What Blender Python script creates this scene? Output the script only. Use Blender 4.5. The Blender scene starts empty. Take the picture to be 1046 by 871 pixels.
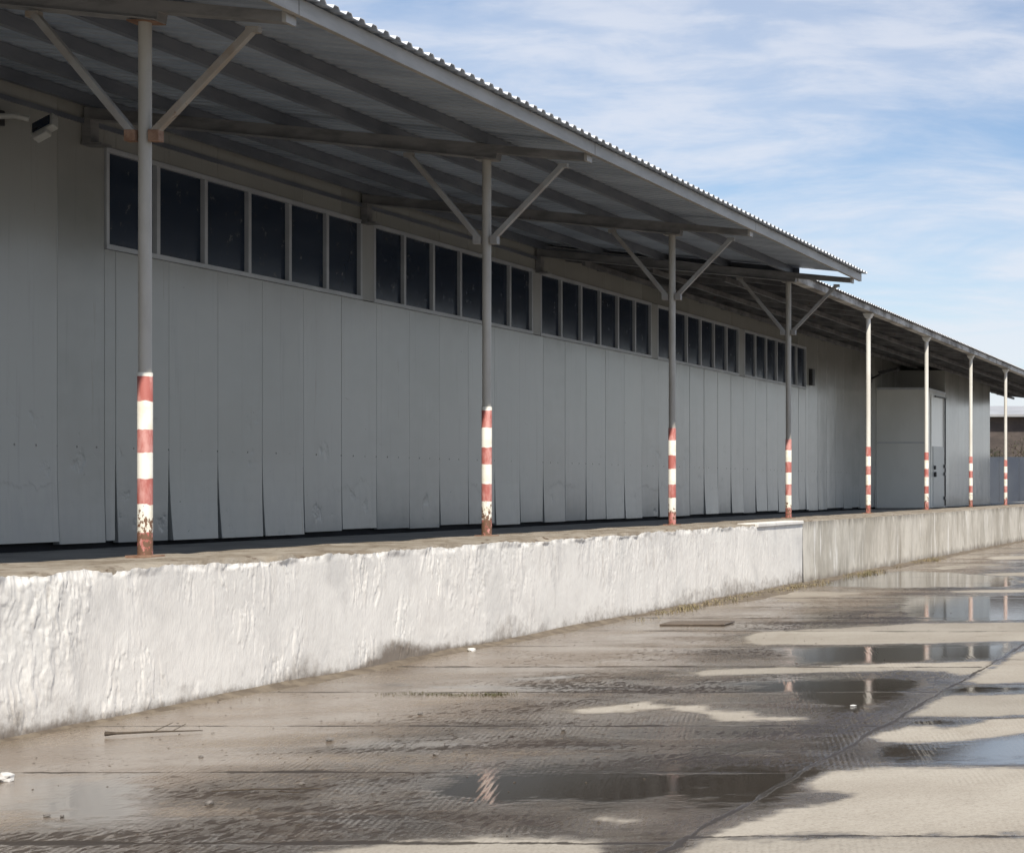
import bpy, bmesh, math, random
import numpy as np
from mathutils import Vector, Matrix
random.seed(7)
scene = bpy.context.scene
COL = scene.collection
PI = math.pi

# ------------------------------------------------------------------ layout (metres; camera over the origin, +Y along the building)
EYE = 1.55
D_FACE, D_POST, D_WALL = 7.95, 8.93, 13.35       # distances of dock face, post row and warehouse wall to the left
Z_DOCK, Z_FLOOR = 1.016, 0.876
POST_Y = [14.16 + 5.97 * i for i in range(8)]

# ------------------------------------------------------------------ noise
def hash2(ix, iy, seed):
    h = (ix.astype(np.int64) * 374761393 + iy.astype(np.int64) * 668265263 + seed * 974634777) & 0x7fffffff
    h = ((h ^ (h >> 13)) * 1274126177) & 0x7fffffff
    h = ((h ^ (h >> 16)) * 668265263) & 0x7fffffff
    return ((h ^ (h >> 15)) & 0xffff) / 65535.0
def vnoise(x, y, seed=0):
    x = np.asarray(x, float); y = np.asarray(y, float)
    ix = np.floor(x); iy = np.floor(y); fx = x - ix; fy = y - iy
    fx = fx * fx * fx * (fx * (fx * 6 - 15) + 10); fy = fy * fy * fy * (fy * (fy * 6 - 15) + 10)
    a = hash2(ix, iy, seed); b = hash2(ix + 1, iy, seed); c = hash2(ix, iy + 1, seed); d = hash2(ix + 1, iy + 1, seed)
    return (a * (1 - fx) + b * fx) * (1 - fy) + (c * (1 - fx) + d * fx) * fy
def fbm(x, y, seed=0, octaves=4, gain=.5):
    s = 0; a = 1; t = 0
    for o in range(octaves):
        s = s + a * vnoise(np.asarray(x) * 2 ** o, np.asarray(y) * 2 ** o, seed + o * 17); t += a; a *= gain
    return s / t
def sstep(a, b, x):
    t = np.clip((x - a) / (b - a), 0, 1); return t * t * (3 - 2 * t)

# ------------------------------------------------------------------ materials
class NT:
    def __init__(self, name):
        self.m = bpy.data.materials.new(name); self.m.use_nodes = True
        self.t = self.m.node_tree; self.n = self.t.nodes; self.l = self.t.links
        self.b = self.n['Principled BSDF']
    def node(self, typ, **kw):
        n = self.n.new(typ)
        for k, v in kw.items(): setattr(n, k, v)
        return n
    def put(self, sock, v):
        if isinstance(v, bpy.types.NodeSocket): self.l.new(v, sock)
        else: sock.default_value = v
    def pos(self): return self.node('ShaderNodeNewGeometry').outputs['Position']
    def obj(self): return self.node('ShaderNodeTexCoord').outputs['Object']
    def xyz(self, v):
        s = self.node('ShaderNodeSeparateXYZ'); self.put(s.inputs[0], v); return s.outputs[0], s.outputs[1], s.outputs[2]
    def math(self, op, a, b=None, c=None, clamp=False):
        n = self.node('ShaderNodeMath', operation=op, use_clamp=clamp); self.put(n.inputs[0], a)
        if b is not None: self.put(n.inputs[1], b)
        if c is not None: self.put(n.inputs[2], c)
        return n.outputs[0]
    def scale(self, v, s):
        n = self.node('ShaderNodeVectorMath', operation='MULTIPLY'); self.put(n.inputs[0], v); n.inputs[1].default_value = s; return n.outputs[0]
    def noise(self, v, scale=1., detail=4., rough=.5, dist=0.):
        n = self.node('ShaderNodeTexNoise'); self.put(n.inputs['Vector'], v)
        n.inputs['Scale'].default_value = scale; n.inputs['Detail'].default_value = detail
        n.inputs['Roughness'].default_value = rough; n.inputs['Distortion'].default_value = dist
        return n.outputs['Fac']
    def ss(self, v, a, b, lo=0., hi=1.):
        n = self.node('ShaderNodeMapRange', interpolation_type='SMOOTHSTEP'); self.put(n.inputs[0], v)
        self.put(n.inputs[1], a); self.put(n.inputs[2], b); self.put(n.inputs[3], lo); self.put(n.inputs[4], hi)
        return n.outputs[0]
    def mix(self, f, a, b):
        n = self.node('ShaderNodeMix', data_type='RGBA'); self.put(n.inputs[0], f)
        for s, v in ((n.inputs[6], a), (n.inputs[7], b)): self.put(s, v if isinstance(v, bpy.types.NodeSocket) else (*v, 1.) if len(v) == 3 else v)
        return n.outputs[2]
    def mixf(self, f, a, b):
        n = self.node('ShaderNodeMix', data_type='FLOAT'); self.put(n.inputs[0], f); self.put(n.inputs[2], a); self.put(n.inputs[3], b); return n.outputs[0]
    def attr(self, name): return self.node('ShaderNodeAttribute', attribute_name=name).outputs['Fac']
    def bump(self, h, strength=1., dist=.01):
        n = self.node('ShaderNodeBump'); self.put(n.inputs['Strength'], strength); n.inputs['Distance'].default_value = dist
        self.put(n.inputs['Height'], h); self.l.new(n.outputs[0], self.b.inputs['Normal']); return n
    def base(self, c=None, rough=None, metal=None, spec=None):
        if c is not None: self.put(self.b.inputs['Base Color'], c if isinstance(c, bpy.types.NodeSocket) else (*c, 1.))
        if rough is not None: self.put(self.b.inputs['Roughness'], rough)
        if metal is not None: self.put(self.b.inputs['Metallic'], metal)
        if spec is not None: self.put(self.b.inputs['Specular IOR Level'], spec)
        return self.m

M = {}
def simple(name, c1, c2, scale=3., rough=.6, stretch=(1, 1, 1), metal=0., rust=0., bump=.0, spec=.5, objc=False, lo=.35, hi=.65):
    t = NT(name); p = t.obj() if objc else t.pos()
    n = t.noise(t.scale(p, stretch), scale, 5., .6)
    c = t.mix(t.ss(n, lo, hi), c1, c2)
    if rust > 0:
        r = t.noise(p, 7., 6., .65); c = t.mix(t.ss(r, 1 - rust, 1.08 - rust), c, (.16, .075, .035))
    t.base(c, rough, metal, spec)
    if bump: t.bump(t.noise(p, 25., 5., .6), bump, .01)
    M[name] = t.m; return t.m

simple('galvanised', (.30, .31, .32), (.40, .41, .42), 2.2, .42, (1, 3, 1), .25, rust=.25)
simple('deck_sheet', (.37, .425, .50), (.50, .56, .635), .7, .40, (1.0, 2.5, 1), .3, rust=.24)
simple('sheet_zinc', (.70, .71, .72), (.80, .80, .80), 3., .35, metal=.2)
simple('beam_steel', (.17, .17, .17), (.27, .265, .26), 2.5, .5, (1, 1, 3), .1, rust=.33)
simple('purlin_steel', (.13, .145, .175), (.20, .215, .245), 1.5, .45, (1, .6, 2), .2, rust=.3)
simple('fascia_steel', (.34, .325, .295), (.44, .42, .385), 2.0, .45, (1, .7, 3), .1, rust=.3)
simple('old_deck', (.11, .11, .12), (.36, .36, .37), 1.1, .5, (1.5, .5, 1), .1, rust=.4)
simple('old_fascia', (.18, .16, .14), (.62, .60, .56), 1.4, .6, (1, 1, 2), .0, rust=.36)
simple('old_beam', (.10, .10, .105), (.20, .20, .20), 2., .55, rust=.36)
simple('post_grey', (.36, .34, .30), (.45, .43, .385), 3., .45, (1, 1, .4), .0, rust=.30, objc=False)
simple('post_white', (.80, .78, .72), (.70, .67, .60), 2.2, .5, (1, 1, .5), .0, rust=.25, objc=False)
simple('brace_rusty', (.34, .315, .28), (.27, .22, .17), 4., .6, (1, 1, .6), rust=.40, objc=True)
simple('brace_grey', (.34, .34, .33), (.28, .26, .24), 3., .55, rust=.34, objc=True)
simple('rust', (.20, .11, .07), (.30, .19, .13), 14., .8, objc=True, bump=.4)
simple('window_frame', (.52, .54, .56), (.44, .46, .48), 2., .4)
simple('dark_void', (.012, .012, .014), (.02, .02, .022), 2., .9)
simple('plaster_column', (.40, .41, .40), (.33, .34, .33), 2., .5, (1, 1, .4))
simple('booth_panel', (.76, .76, .71), (.70, .70, .65), .8, .20, (1, 1, .5))
simple('door_panel', (.42, .43, .41), (.37, .38, .365), 1., .3)
simple('dark_metal', (.03, .03, .033), (.05, .05, .05), 6., .5)
simple('lamp_white', (.62, .62, .58), (.54, .54, .5), 8., .4)
simple('fence_blue', (.075, .088, .115), (.10, .115, .14), .8, .45, (1, 1, .5))
simple('brick_far', (.075, .062, .056), (.12, .097, .085), .9, .9, (1, 1, 2))
simple('roof_pale', (.42, .42, .42), (.34, .335, .33), .6, .4)
simple('bark', (.05, .038, .028), (.09, .07, .05), 5., .9)
simple('leaf_dull', (.035, .042, .02), (.075, .06, .035), .9, .8)
simple('pebble', (.10, .09, .08), (.22, .2, .18), 30., .8, objc=True)
simple('wood_wet', (.10, .078, .06), (.16, .125, .095), 20., .55, (1, 6, 1))
simple('twig', (.045, .032, .022), (.08, .06, .04), 30., .8)
simple('paper', (.62, .61, .58), (.52, .50, .47), 20., .8)
simple('dry_grass', (.30, .235, .135), (.17, .15, .075), 2.5, .85)
simple('weed_green', (.06, .062, .022), (.10, .085, .04), 8., .8)
simple('dirt', (.10, .078, .056), (.17, .138, .10), 6., .95, bump=.6)

def mat_glass():
    t = NT('window_glass'); p = t.pos()
    n = t.noise(t.scale(p, (1, 1.3, 1)), .9, 3.)
    d = t.ss(t.noise(p, 5., 5., .7), .55, .8)
    t.base(t.mix(d, t.mix(n, (.012, .021, .042), (.022, .036, .062)), (.06, .06, .06)), t.mixf(d, .17, .45), 0., .35)
    t.bump(t.noise(p, 1.3, 2.), .06, .05)
    M['glass'] = t.m
mat_glass()

def mat_panel():
    t = NT('wall_panel'); p = t.pos(); x, y, z = t.xyz(p)
    idx = t.math('FLOOR', t.math('DIVIDE', t.math('SUBTRACT', y, .17), .975))
    wn = t.node('ShaderNodeTexWhiteNoise', noise_dimensions='1D'); t.put(wn.inputs['W'], idx)
    c = t.mix(wn.outputs['Value'], (.285, .288, .262), (.395, .396, .365))
    big = t.noise(t.scale(p, (1, .25, .5)), 1.2, 4., .55)
    c = t.mix(t.ss(big, .35, .7), c, (.385, .38, .35))
    streak = t.noise(t.scale(p, (1, 9, .5)), 1., 5., .65)
    c = t.mix(t.math('MULTIPLY', t.ss(streak, .55, .8), .35), c, (.20, .20, .19))
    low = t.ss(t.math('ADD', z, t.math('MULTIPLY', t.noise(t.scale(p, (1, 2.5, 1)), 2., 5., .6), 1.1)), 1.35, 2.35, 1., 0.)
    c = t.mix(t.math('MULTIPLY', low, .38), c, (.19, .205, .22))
    # marks: scuffs and small dents
    sc = t.ss(t.noise(t.scale(p, (1, 1.6, 5)), 2.7, 6., .62, .8), .70, .735)
    c = t.mix(t.math('MULTIPLY', t.math('MULTIPLY', sc, t.ss(z, 2.8, 3.6, 1., .0)), .55), c, (.085, .085, .085))
    sc2 = t.ss(t.noise(t.scale(p, (1, 1., 1.)), 9., 3., .5), .765, .785)
    c = t.mix(t.math('MULTIPLY', sc2, .75), c, (.05, .048, .045))
    # screw row
    fy = t.math('SUBTRACT', t.math('FRACT', t.math('DIVIDE', y, .325)), .5)
    fz = t.math('DIVIDE', t.math('SUBTRACT', z, 2.0), .325)
    dist = t.math('SQRT', t.math('ADD', t.math('MULTIPLY', fy, fy), t.math('MULTIPLY', fz, fz)))
    c = t.mix(t.math('MULTIPLY', t.ss(dist, .03, .055, 1., 0.), t.ss(t.noise(p, 2.), .4, .5)), c, (.03, .03, .03))
    rr = t.noise(t.scale(p, (1, 5, .35)), 1.3, 5., .7); c = t.mix(t.ss(rr, .66, .74, 0., .3), c, (.20, .15, .11))
    t.base(c, t.mixf(big, .13, .25), 0., .8)
    h = t.math('ADD', t.noise(t.scale(p, (1, .9, .35)), 2.2, 3., .5), t.math('MULTIPLY', t.noise(p, 14., 3.), .03))
    wv = t.math('ADD', z, t.math('MULTIPLY', t.math('SUBTRACT', t.noise(t.scale(p, (1, 1.4, .2)), 1.5, 5., .7), .5), .7))
    crease = t.math('MULTIPLY', t.ss(wv, 1.56, 1.60), t.ss(t.noise(t.scale(p, (1, .35, 0)), 1.), .50, .60))
    dent = t.ss(t.noise(t.scale(p, (1, 1.6, 1.2)), 1.7, 4., .6), .62, .74)
    h = t.math('ADD', h, t.math('ADD', t.math('MULTIPLY', crease, .16), t.math('MULTIPLY', t.math('MULTIPLY', dent, t.ss(z, 2.3, 3.0, 1., 0.)), -.38)))
    t.bump(h, .42, .02)
    M['panel'] = t.m
mat_panel()

def mat_white():
    t = NT('whitewash'); p = t.pos(); x, y, z = t.xyz(p); e = t.attr('exposed'); s = t.attr('stain')
    n = t.noise(p, 2.2, 5., .6); c = t.mix(t.ss(n, .35, .7), (.83, .805, .755), (.75, .725, .68))
    n2 = t.noise(t.scale(p, (1, 3, .6)), 3., 5., .65)
    c = t.mix(t.math('MULTIPLY', t.ss(n2, .5, .75), .4), c, (.66, .62, .57))
    pale = t.ss(t.noise(p, .9, 3.), .55, .75); c = t.mix(t.math('MULTIPLY', pale, .35), c, (.76, .76, .72))
    c = t.mix(t.math('MULTIPLY', e, .45), c, (.46, .41, .35))
    gs = t.noise(t.scale(p, (1, 1.2, .9)), 1.5, 6., .62, .5); c = t.mix(t.ss(gs, .50, .66, 0., .5), c, (.57, .555, .53))
    drip = t.noise(t.scale(p, (1, 7, .35)), 1.6, 5., .7); c = t.mix(t.ss(drip, .60, .70, 0., .22), c, (.46, .43, .39))
    dn = t.noise(p, 9., 6., .7)
    dirt = t.ss(t.math('ADD', s, t.math('MULTIPLY', t.math('SUBTRACT', dn, .5), .9)), .22, .85)
    c = t.mix(t.math('MULTIPLY', dirt, .85), c, (.13, .095, .065))
    t.base(c, .8, 0., .25)
    t.bump(t.math('ADD', t.noise(t.scale(p, (1, 1.8, .7)), 34., 5., .65), t.math('MULTIPLY', t.noise(p, 9., 4.), 1.)), .36, .009)
    M['white'] = t.m
mat_white()

def mat_concrete():
    t = NT('streaked_concrete'); p = t.pos(); x, y, z = t.xyz(p)
    n = t.noise(t.scale(p, (1, 1., .45)), 1.3, 7., .68)
    c = t.mix(t.ss(n, .35, .65), (.45, .415, .35), (.68, .64, .56))
    st = t.noise(t.scale(p, (1, 3.2, .2)), 1.6, 6., .72, .4)
    c = t.mix(t.math('MULTIPLY', t.ss(st, .60, .72), .55), c, (.22, .165, .11))
    ef = t.noise(t.scale(p, (1, 2.6, .28)), 2., 4., .6, .3)
    c = t.mix(t.ss(t.math('SUBTRACT', ef, t.math('MULTIPLY', z, .05)), .575, .615), c, (.78, .75, .69))
    topd = t.ss(t.math('ADD', z, t.math('MULTIPLY', t.noise(t.scale(p, (1, 7, .4)), 2., 4.), .35)), 1.02, 1.25)
    c = t.mix(t.math('MULTIPLY', topd, .6), c, (.12, .10, .08))
    lowd = t.ss(t.math('ADD', z, t.math('MULTIPLY', t.noise(p, 4., 5.), .3)), .12, .34, 1., 0.)
    c = t.mix(t.math('MULTIPLY', lowd, .7), c, (.13, .10, .075))
    t.base(c, .85, 0., .25); t.bump(t.noise(t.scale(p, (1, 2, .8)), 18., 6., .65), .6, .015)
    M['concrete'] = t.m
mat_concrete()

def mat_ledge():
    t = NT('ledge_concrete'); p = t.pos()
    n = t.noise(p, 2.5, 6., .65); c = t.mix(t.ss(n, .35, .65), (.205, .172, .132), (.33, .295, .245))
    d = t.noise(t.scale(p, (1.5, 1, 1)), 5., 5., .65); c = t.mix(t.ss(d, .55, .68), c, (.11, .075, .05))
    t.base(c, .9, 0., .2); t.bump(t.noise(p, 22., 6., .7), .8, .02)
    M['ledge'] = t.m
    t = NT('deck_floor'); p = t.pos()
    n = t.noise(p, 1.6, 6., .65); t.base(t.mix(t.ss(n, .35, .65), (.24, .235, .22), (.34, .33, .305)), .8, 0., .3)
    t.bump(t.noise(p, 20., 5.), .4, .01); M['deck_floor'] = t.m
mat_ledge()

def mat_stripes(name, thin):
    # red and white rings painted round the foot of a post, by height above the foot
    t = NT(name); q = t.obj(); x, y, z = t.xyz(q); p = t.pos()
    zz = t.math('ADD', z, t.math('MULTIPLY', t.math('SUBTRACT', t.noise(p, 20., 4.), .5), .03))
    zz = t.math('ADD', zz, t.math('MULTIPLY', t.math('SUBTRACT', t.noise(t.scale(p, (.2, .31, .9)), 2., 1.), .5), .09))
    edges = [.19, .395, .59, .80, .985, 1.19] + ([1.385] if thin else [])
    red = None
    for k, e in enumerate(edges):          # alternate, red at the foot
        s = t.ss(zz, e - .003, e + .003)
        red = t.math('SUBTRACT', 1., s) if k == 0 else (t.math('SUBTRACT', red, t.math('MULTIPLY', s, 1.)) if k % 2 == 0 else t.math('ADD', red, s))
    red = t.math('MAXIMUM', t.math('MINIMUM', red, 1.), 0.)
    rn = t.noise(t.scale(p, (1, 1, .4)), 12., 4., .6)
    rc = t.mix(t.ss(rn, .4, .65), (.40, .125, .105), (.57, .29, .26))
    wc = t.mix(t.ss(t.noise(p, 9., 4.), .45, .7), (.80, .78, .70), (.72, .67, .55))
    c = t.mix(red, wc, rc)
    low = t.ss(z, .1, .62, *((.19, -.08) if thin else (.13, -.08)))
    chip = t.ss(t.math('ADD', t.noise(t.scale(p, (1, 1, .7)), 26., 6., .7), low), .63, .66)
    c = t.mix(chip, c, (.17, .095, .06))
    t.base(c, .6, 0., .35); t.bump(t.noise(p, 40., 4.), .25, .005)
    M[name] = t.m
mat_stripes('stripes_thin', True); mat_stripes('stripes', False)

# ------------------------------------------------------------------ mesh helpers
class MB:
    def __init__(self): self.v = []; self.f = []; self.mi = []
    def add(self, vs, fs, mi=0):
        o = len(self.v); self.v += [tuple(a) for a in vs]; self.f += [tuple(o + i for i in f) for f in fs]; self.mi += [mi] * len(fs)
    def box(self, x0, x1, y0, y1, z0, z1, mi=0):
        self.prism([(x0, z0), (x1, z0), (x1, z1), (x0, z1)], y0, y1, mi)
    def prism(self, xz, y0, y1, mi=0):            # profile in x,z drawn out along y
        n = len(xz); vs = [(a, y0, b) for a, b in xz] + [(a, y1, b) for a, b in xz]
        fs = [(i, (i + 1) % n, n + (i + 1) % n, n + i) for i in range(n)] + [tuple(range(n))[::-1], tuple(range(n, 2 * n))]
        self.add(vs, [f[::-1] for f in fs], mi)
    def bar(self, a, b, w, h, mi=0):              # square bar between two points
        a = Vector(a); b = Vector(b); d = (b - a).normalized()
        s = d.cross(Vector((0, 1, 0)) if abs(d.y) < .9 else Vector((1, 0, 0))).normalized(); u = s.cross(d)
        vs = [p + s * i * h / 2 + u * j * w / 2 for p in (a, b) for i, j in ((-1, -1), (1, -1), (1, 1), (-1, 1))]
        self.add(vs, [(0, 1, 2, 3), (7, 6, 5, 4), (0, 4, 5, 1), (1, 5, 6, 2), (2, 6, 7, 3), (3, 7, 4, 0)], mi)
    def tube(self, pts, rad, n=20, mi=0, cap=True):
        rings = []; o = len(self.v)
        for k, (p, r) in enumerate(zip(pts, rad)):
            p = Vector(p); d = (Vector(pts[min(k + 1, len(pts) - 1)]) - Vector(pts[max(k - 1, 0)])).normalized()
            s = d.cross(Vector((0, 1, 0)) if abs(d.y) < .9 else Vector((1, 0, 0))).normalized(); u = d.cross(s)
            rings.append([p + (s * math.cos(2 * PI * i / n) + u * math.sin(2 * PI * i / n)) * r for i in range(n)])
        self.add([q for r in rings for q in r], [(k * n + i, k * n + (i + 1) % n, (k + 1) * n + (i + 1) % n, (k + 1) * n + i) for k in range(len(pts) - 1) for i in range(n)], mi)
        if cap:
            self.f += [tuple(o + i for i in range(n))[::-1], tuple(o + (len(pts) - 1) * n + i for i in range(n))]; self.mi += [mi, mi]
    def build(self, name, mats, parent=None, smooth=False, bevel=0., local=False):
        me = bpy.data.meshes.new(name); me.from_pydata(self.v, [], self.f)
        for m in (mats if isinstance(mats, (list, tuple)) else [mats]): me.materials.append(m)
        me.polygons.foreach_set('material_index', self.mi); me.polygons.foreach_set('use_smooth', [smooth] * len(self.f)); me.update()
        bm = bmesh.new(); bm.from_mesh(me); bmesh.ops.recalc_face_normals(bm, faces=bm.faces); bm.to_mesh(me); bm.free()
        return link(name, me, parent, bevel, smooth, local)
def link(name, me, parent=None, bevel=0., smooth=False, local=False):
    o = bpy.data.objects.new(name, me); COL.objects.link(o)
    if parent is not None:
        o.parent = parent
        root = parent; off = Vector((0, 0, 0))
        while root is not None: off += root.location; root = root.parent
        if parent.type == 'EMPTY' and not local: o.matrix_parent_inverse = Matrix.Translation(-off)
    if bevel:
        b = o.modifiers.new('edge', 'BEVEL'); b.width = bevel; b.segments = 2; b.limit_method = 'ANGLE'
    if smooth and hasattr(me, 'set_sharp_from_angle'): me.set_sharp_from_angle(angle=math.radians(40))
    return o
def tag(o, label=None, cat=None, group=None, kind=None):
    for k, v in (('label', label), ('category', cat), ('group', group), ('kind', kind)):
        if v: o[k] = v
    return o
def empty(name, loc, label, cat, group=None):
    o = bpy.data.objects.new(name, None); COL.objects.link(o); o.location = loc; o.empty_display_size = .2
    return tag(o, label, cat, group)
def grid_mesh(name, P, mats, parent=None, attrs=None, flip=False, smooth=True):
    # P: array rows x cols x 3
    r, c = P.shape[:2]; idx = np.arange(r * c).reshape(r, c)
    q = np.stack([idx[:-1, :-1], idx[:-1, 1:], idx[1:, 1:], idx[1:, :-1]], -1).reshape(-1, 4)
    if flip: q = q[:, ::-1]
    me = bpy.data.meshes.new(name); me.vertices.add(r * c); me.vertices.foreach_set('co', P.reshape(-1).astype(np.float32))
    me.loops.add(q.size); me.loops.foreach_set('vertex_index', q.reshape(-1).astype(np.int32))
    me.polygons.add(len(q)); me.polygons.foreach_set('loop_start', np.arange(0, q.size, 4, dtype=np.int32))
    me.polygons.foreach_set('use_smooth', np.full(len(q), smooth)); me.update(calc_edges=True)
    for k, a in (attrs or {}).items():
        at = me.attributes.new(k, 'FLOAT', 'POINT'); at.data.foreach_set('value', np.asarray(a, np.float32).reshape(-1))
    for m in (mats if isinstance(mats, (list, tuple)) else [mats]): me.materials.append(m)
    me.validate(); return link(name, me, parent)

# outlines of dry patches and of standing water on the yard, in metres
DRY = {
  'slab_low': [(-2.6, 7.82), (-2.56, 8.07), (-2.21, 8.07), (-1.21, 8.11), (-0.57, 8.12), (-0.44, 6.28), (-2.42, 6.28)],
  'slab_main': [(-2.63, 8.06), (-2.59, 8.25), (-2.55, 8.56), (-2.47, 8.82), (-2.3, 8.92), (-2.24, 9.2), (-2.4, 9.32), (-2.5, 9.34), (-2.59, 9.5), (-2.59, 9.81), (-2.55, 10.06), (-2.42, 10.12), (-1.52, 10.14), (-0.71, 10.14), (-0.57, 8.14), (-2.22, 8.11)],
  'strip2': [(-2.65, 11.38), (-2.62, 11.66), (-2.53, 11.91), (-2.28, 11.84), (-2.12, 12.03), (-2.01, 12.3), (-1.84, 12.34), (-0.87, 12.46), (-0.81, 11.55), (-1.72, 11.53), (-1.88, 11.35), (-2.14, 11.15), (-2.45, 11.11), (-2.57, 11.24)],
  'strip3': [(-2.66, 12.36), (-2.65, 13.1), (-2.61, 13.67), (-2.05, 13.74), (-0.97, 13.82), (-0.87, 12.46), (-1.86, 12.46), (-2.03, 12.4), (-2.22, 12.34), (-2.51, 12.38)],
  'strip4': [(-2.66, 14.7), (-2.64, 16.31), (-2.64, 17.19), (-2.58, 17.51), (-1.24, 17.67), (-1.02, 14.59), (-2.18, 14.56), (-2.51, 14.45)],
  'band5': [(-5.76, 18.9), (-5.79, 19.68), (-5.37, 20.05), (-4.84, 20.42), (-4.37, 20.93), (-3.16, 21.16), (-1.92, 21.28), (-1.68, 18.62), (-2.77, 18.53), (-3.51, 18.27), (-4.5, 18.05), (-5.31, 18.05), (-5.56, 18.4)],
  'band6': [(-5.12, 15.32), (-4.99, 15.67), (-4.34, 15.87), (-3.75, 16.1), (-2.74, 16.34), (-2.64, 15.97), (-2.65, 15.26), (-2.82, 15.17), (-2.98, 15.48), (-3.44, 15.57), (-4.2, 15.35), (-4.94, 15.11)],
  'isle7': [(-5.13, 12.74), (-4.92, 12.98), (-4.72, 13.32), (-4.6, 13.11), (-4.24, 13.09), (-4.09, 12.8), (-3.79, 12.68), (-3.66, 12.47), (-3.34, 12.41), (-3.27, 12.23), (-3.86, 12.15), (-4.0, 12.43), (-4.2, 12.63), (-4.44, 12.89), (-4.61, 12.7), (-4.95, 12.59)],
  'low9': [(-3.67, 8.04), (-3.63, 8.16), (-3.44, 8.11), (-3.19, 8.08), (-2.97, 8.01), (-2.94, 7.76), (-2.87, 7.11), (-4.03, 7.11), (-4.24, 7.69), (-3.96, 7.97)],
  'far10': [(-5.21, 27.51), (-4.78, 27.82), (-3.68, 28.02), (-3.57, 27.22), (-4.65, 27.03), (-5.12, 27.22)],
  'far11': [(-7.04, 35.14), (-6.98, 36.32), (-6.53, 36.67), (-6.41, 34.98), (-6.71, 34.5)],
  'far12': [(-6.94, 40.36), (-6.67, 41.24), (-5.47, 41.69), (-5.24, 39.94), (-6.52, 39.32)],
  'far13': [(-5.69, 32.72), (-5.02, 33.59), (-4.43, 33.74), (-4.29, 32.72), (-5.18, 32.03)],
  'left14': [(-3.14, 8.54), (-3.22, 8.63), (-3.28, 8.61), (-3.27, 8.56), (-3.17, 8.51), (-3.11, 8.51)],
}
PUDDLE = {
  'p1': [(-2.51, 10.83), (-2.44, 11.05), (-2.13, 11.1), (-1.88, 11.31), (-1.72, 11.48), (-0.81, 11.52), (-0.72, 10.25), (-1.53, 10.25), (-1.97, 10.23), (-2.27, 10.29), (-2.42, 10.53)],
  'p2': [(-2.57, 12.07), (-2.48, 12.24), (-2.2, 12.2), (-2.13, 12.08), (-2.29, 11.9), (-2.52, 11.97)],
  'p3': [(-2.69, 13.97), (-2.58, 14.34), (-2.16, 14.45), (-1.02, 14.5), (-0.97, 13.87), (-2.07, 13.82), (-2.59, 13.77)],
  'p4': [(-5.03, 17.59), (-4.47, 17.92), (-3.5, 18.18), (-2.83, 18.31), (-2.67, 16.52), (-4.08, 16.1), (-4.38, 16.0)],
  'p5': [(-4.91, 14.84), (-4.45, 15.14), (-3.4, 15.42), (-2.85, 15.14), (-2.73, 14.84), (-2.75, 13.45), (-2.75, 12.46), (-3.06, 12.07), (-3.25, 12.22), (-3.86, 13.1), (-4.57, 13.82)],
  'p6': [(-5.53, 26.01), (-4.0, 26.37), (-3.46, 26.37), (-2.8, 21.34), (-4.34, 21.22), (-5.16, 23.37)],
  'p7': [(-8.98, 31.63), (-7.27, 34.19), (-4.88, 32.17), (-4.29, 28.33), (-6.55, 28.13), (-8.23, 29.21)],
  'p8': [(-3.11, 9.94), (-2.68, 9.94), (-2.62, 9.22), (-2.73, 9.16), (-3.03, 9.39)],
  'p9': [(-4.55, 9.94), (-3.2, 9.94), (-2.97, 9.17), (-3.45, 9.0), (-4.4, 9.1)],
  'p10': [(-6.81, 9.74), (-6.24, 9.91), (-5.81, 9.39), (-5.23, 8.41), (-5.6, 8.26), (-6.01, 8.46)],
  'p11': [(-6.94, 15.06), (-6.01, 15.84), (-5.45, 15.36), (-5.85, 14.21), (-6.4, 14.08)],
}

# ------------------------------------------------------------------ the yard: one sheet out to the horizon
def signed_distance(X, Y, poly, ys):
    P = np.array(poly, float); P[:, 1] *= ys; Yq = Y * ys
    best = np.full(X.shape, 1e9); inside = np.zeros(X.shape, bool); n = len(P)
    for i in range(n):
        ax, ay = P[i]; bx, by = P[(i + 1) % n]; dx, dy = bx - ax, by - ay
        t = np.clip(((X - ax) * dx + (Yq - ay) * dy) / (dx * dx + dy * dy + 1e-12), 0, 1)
        best = np.minimum(best, np.hypot(X - ax - t * dx, Yq - ay - t * dy))
        cr = (ay > Yq) != (by > Yq)
        with np.errstate(divide='ignore', invalid='ignore'): inside ^= cr & (X < (bx - ax) * (Yq - ay) / (by - ay) + ax)
    return np.where(inside, best, -best)

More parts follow.
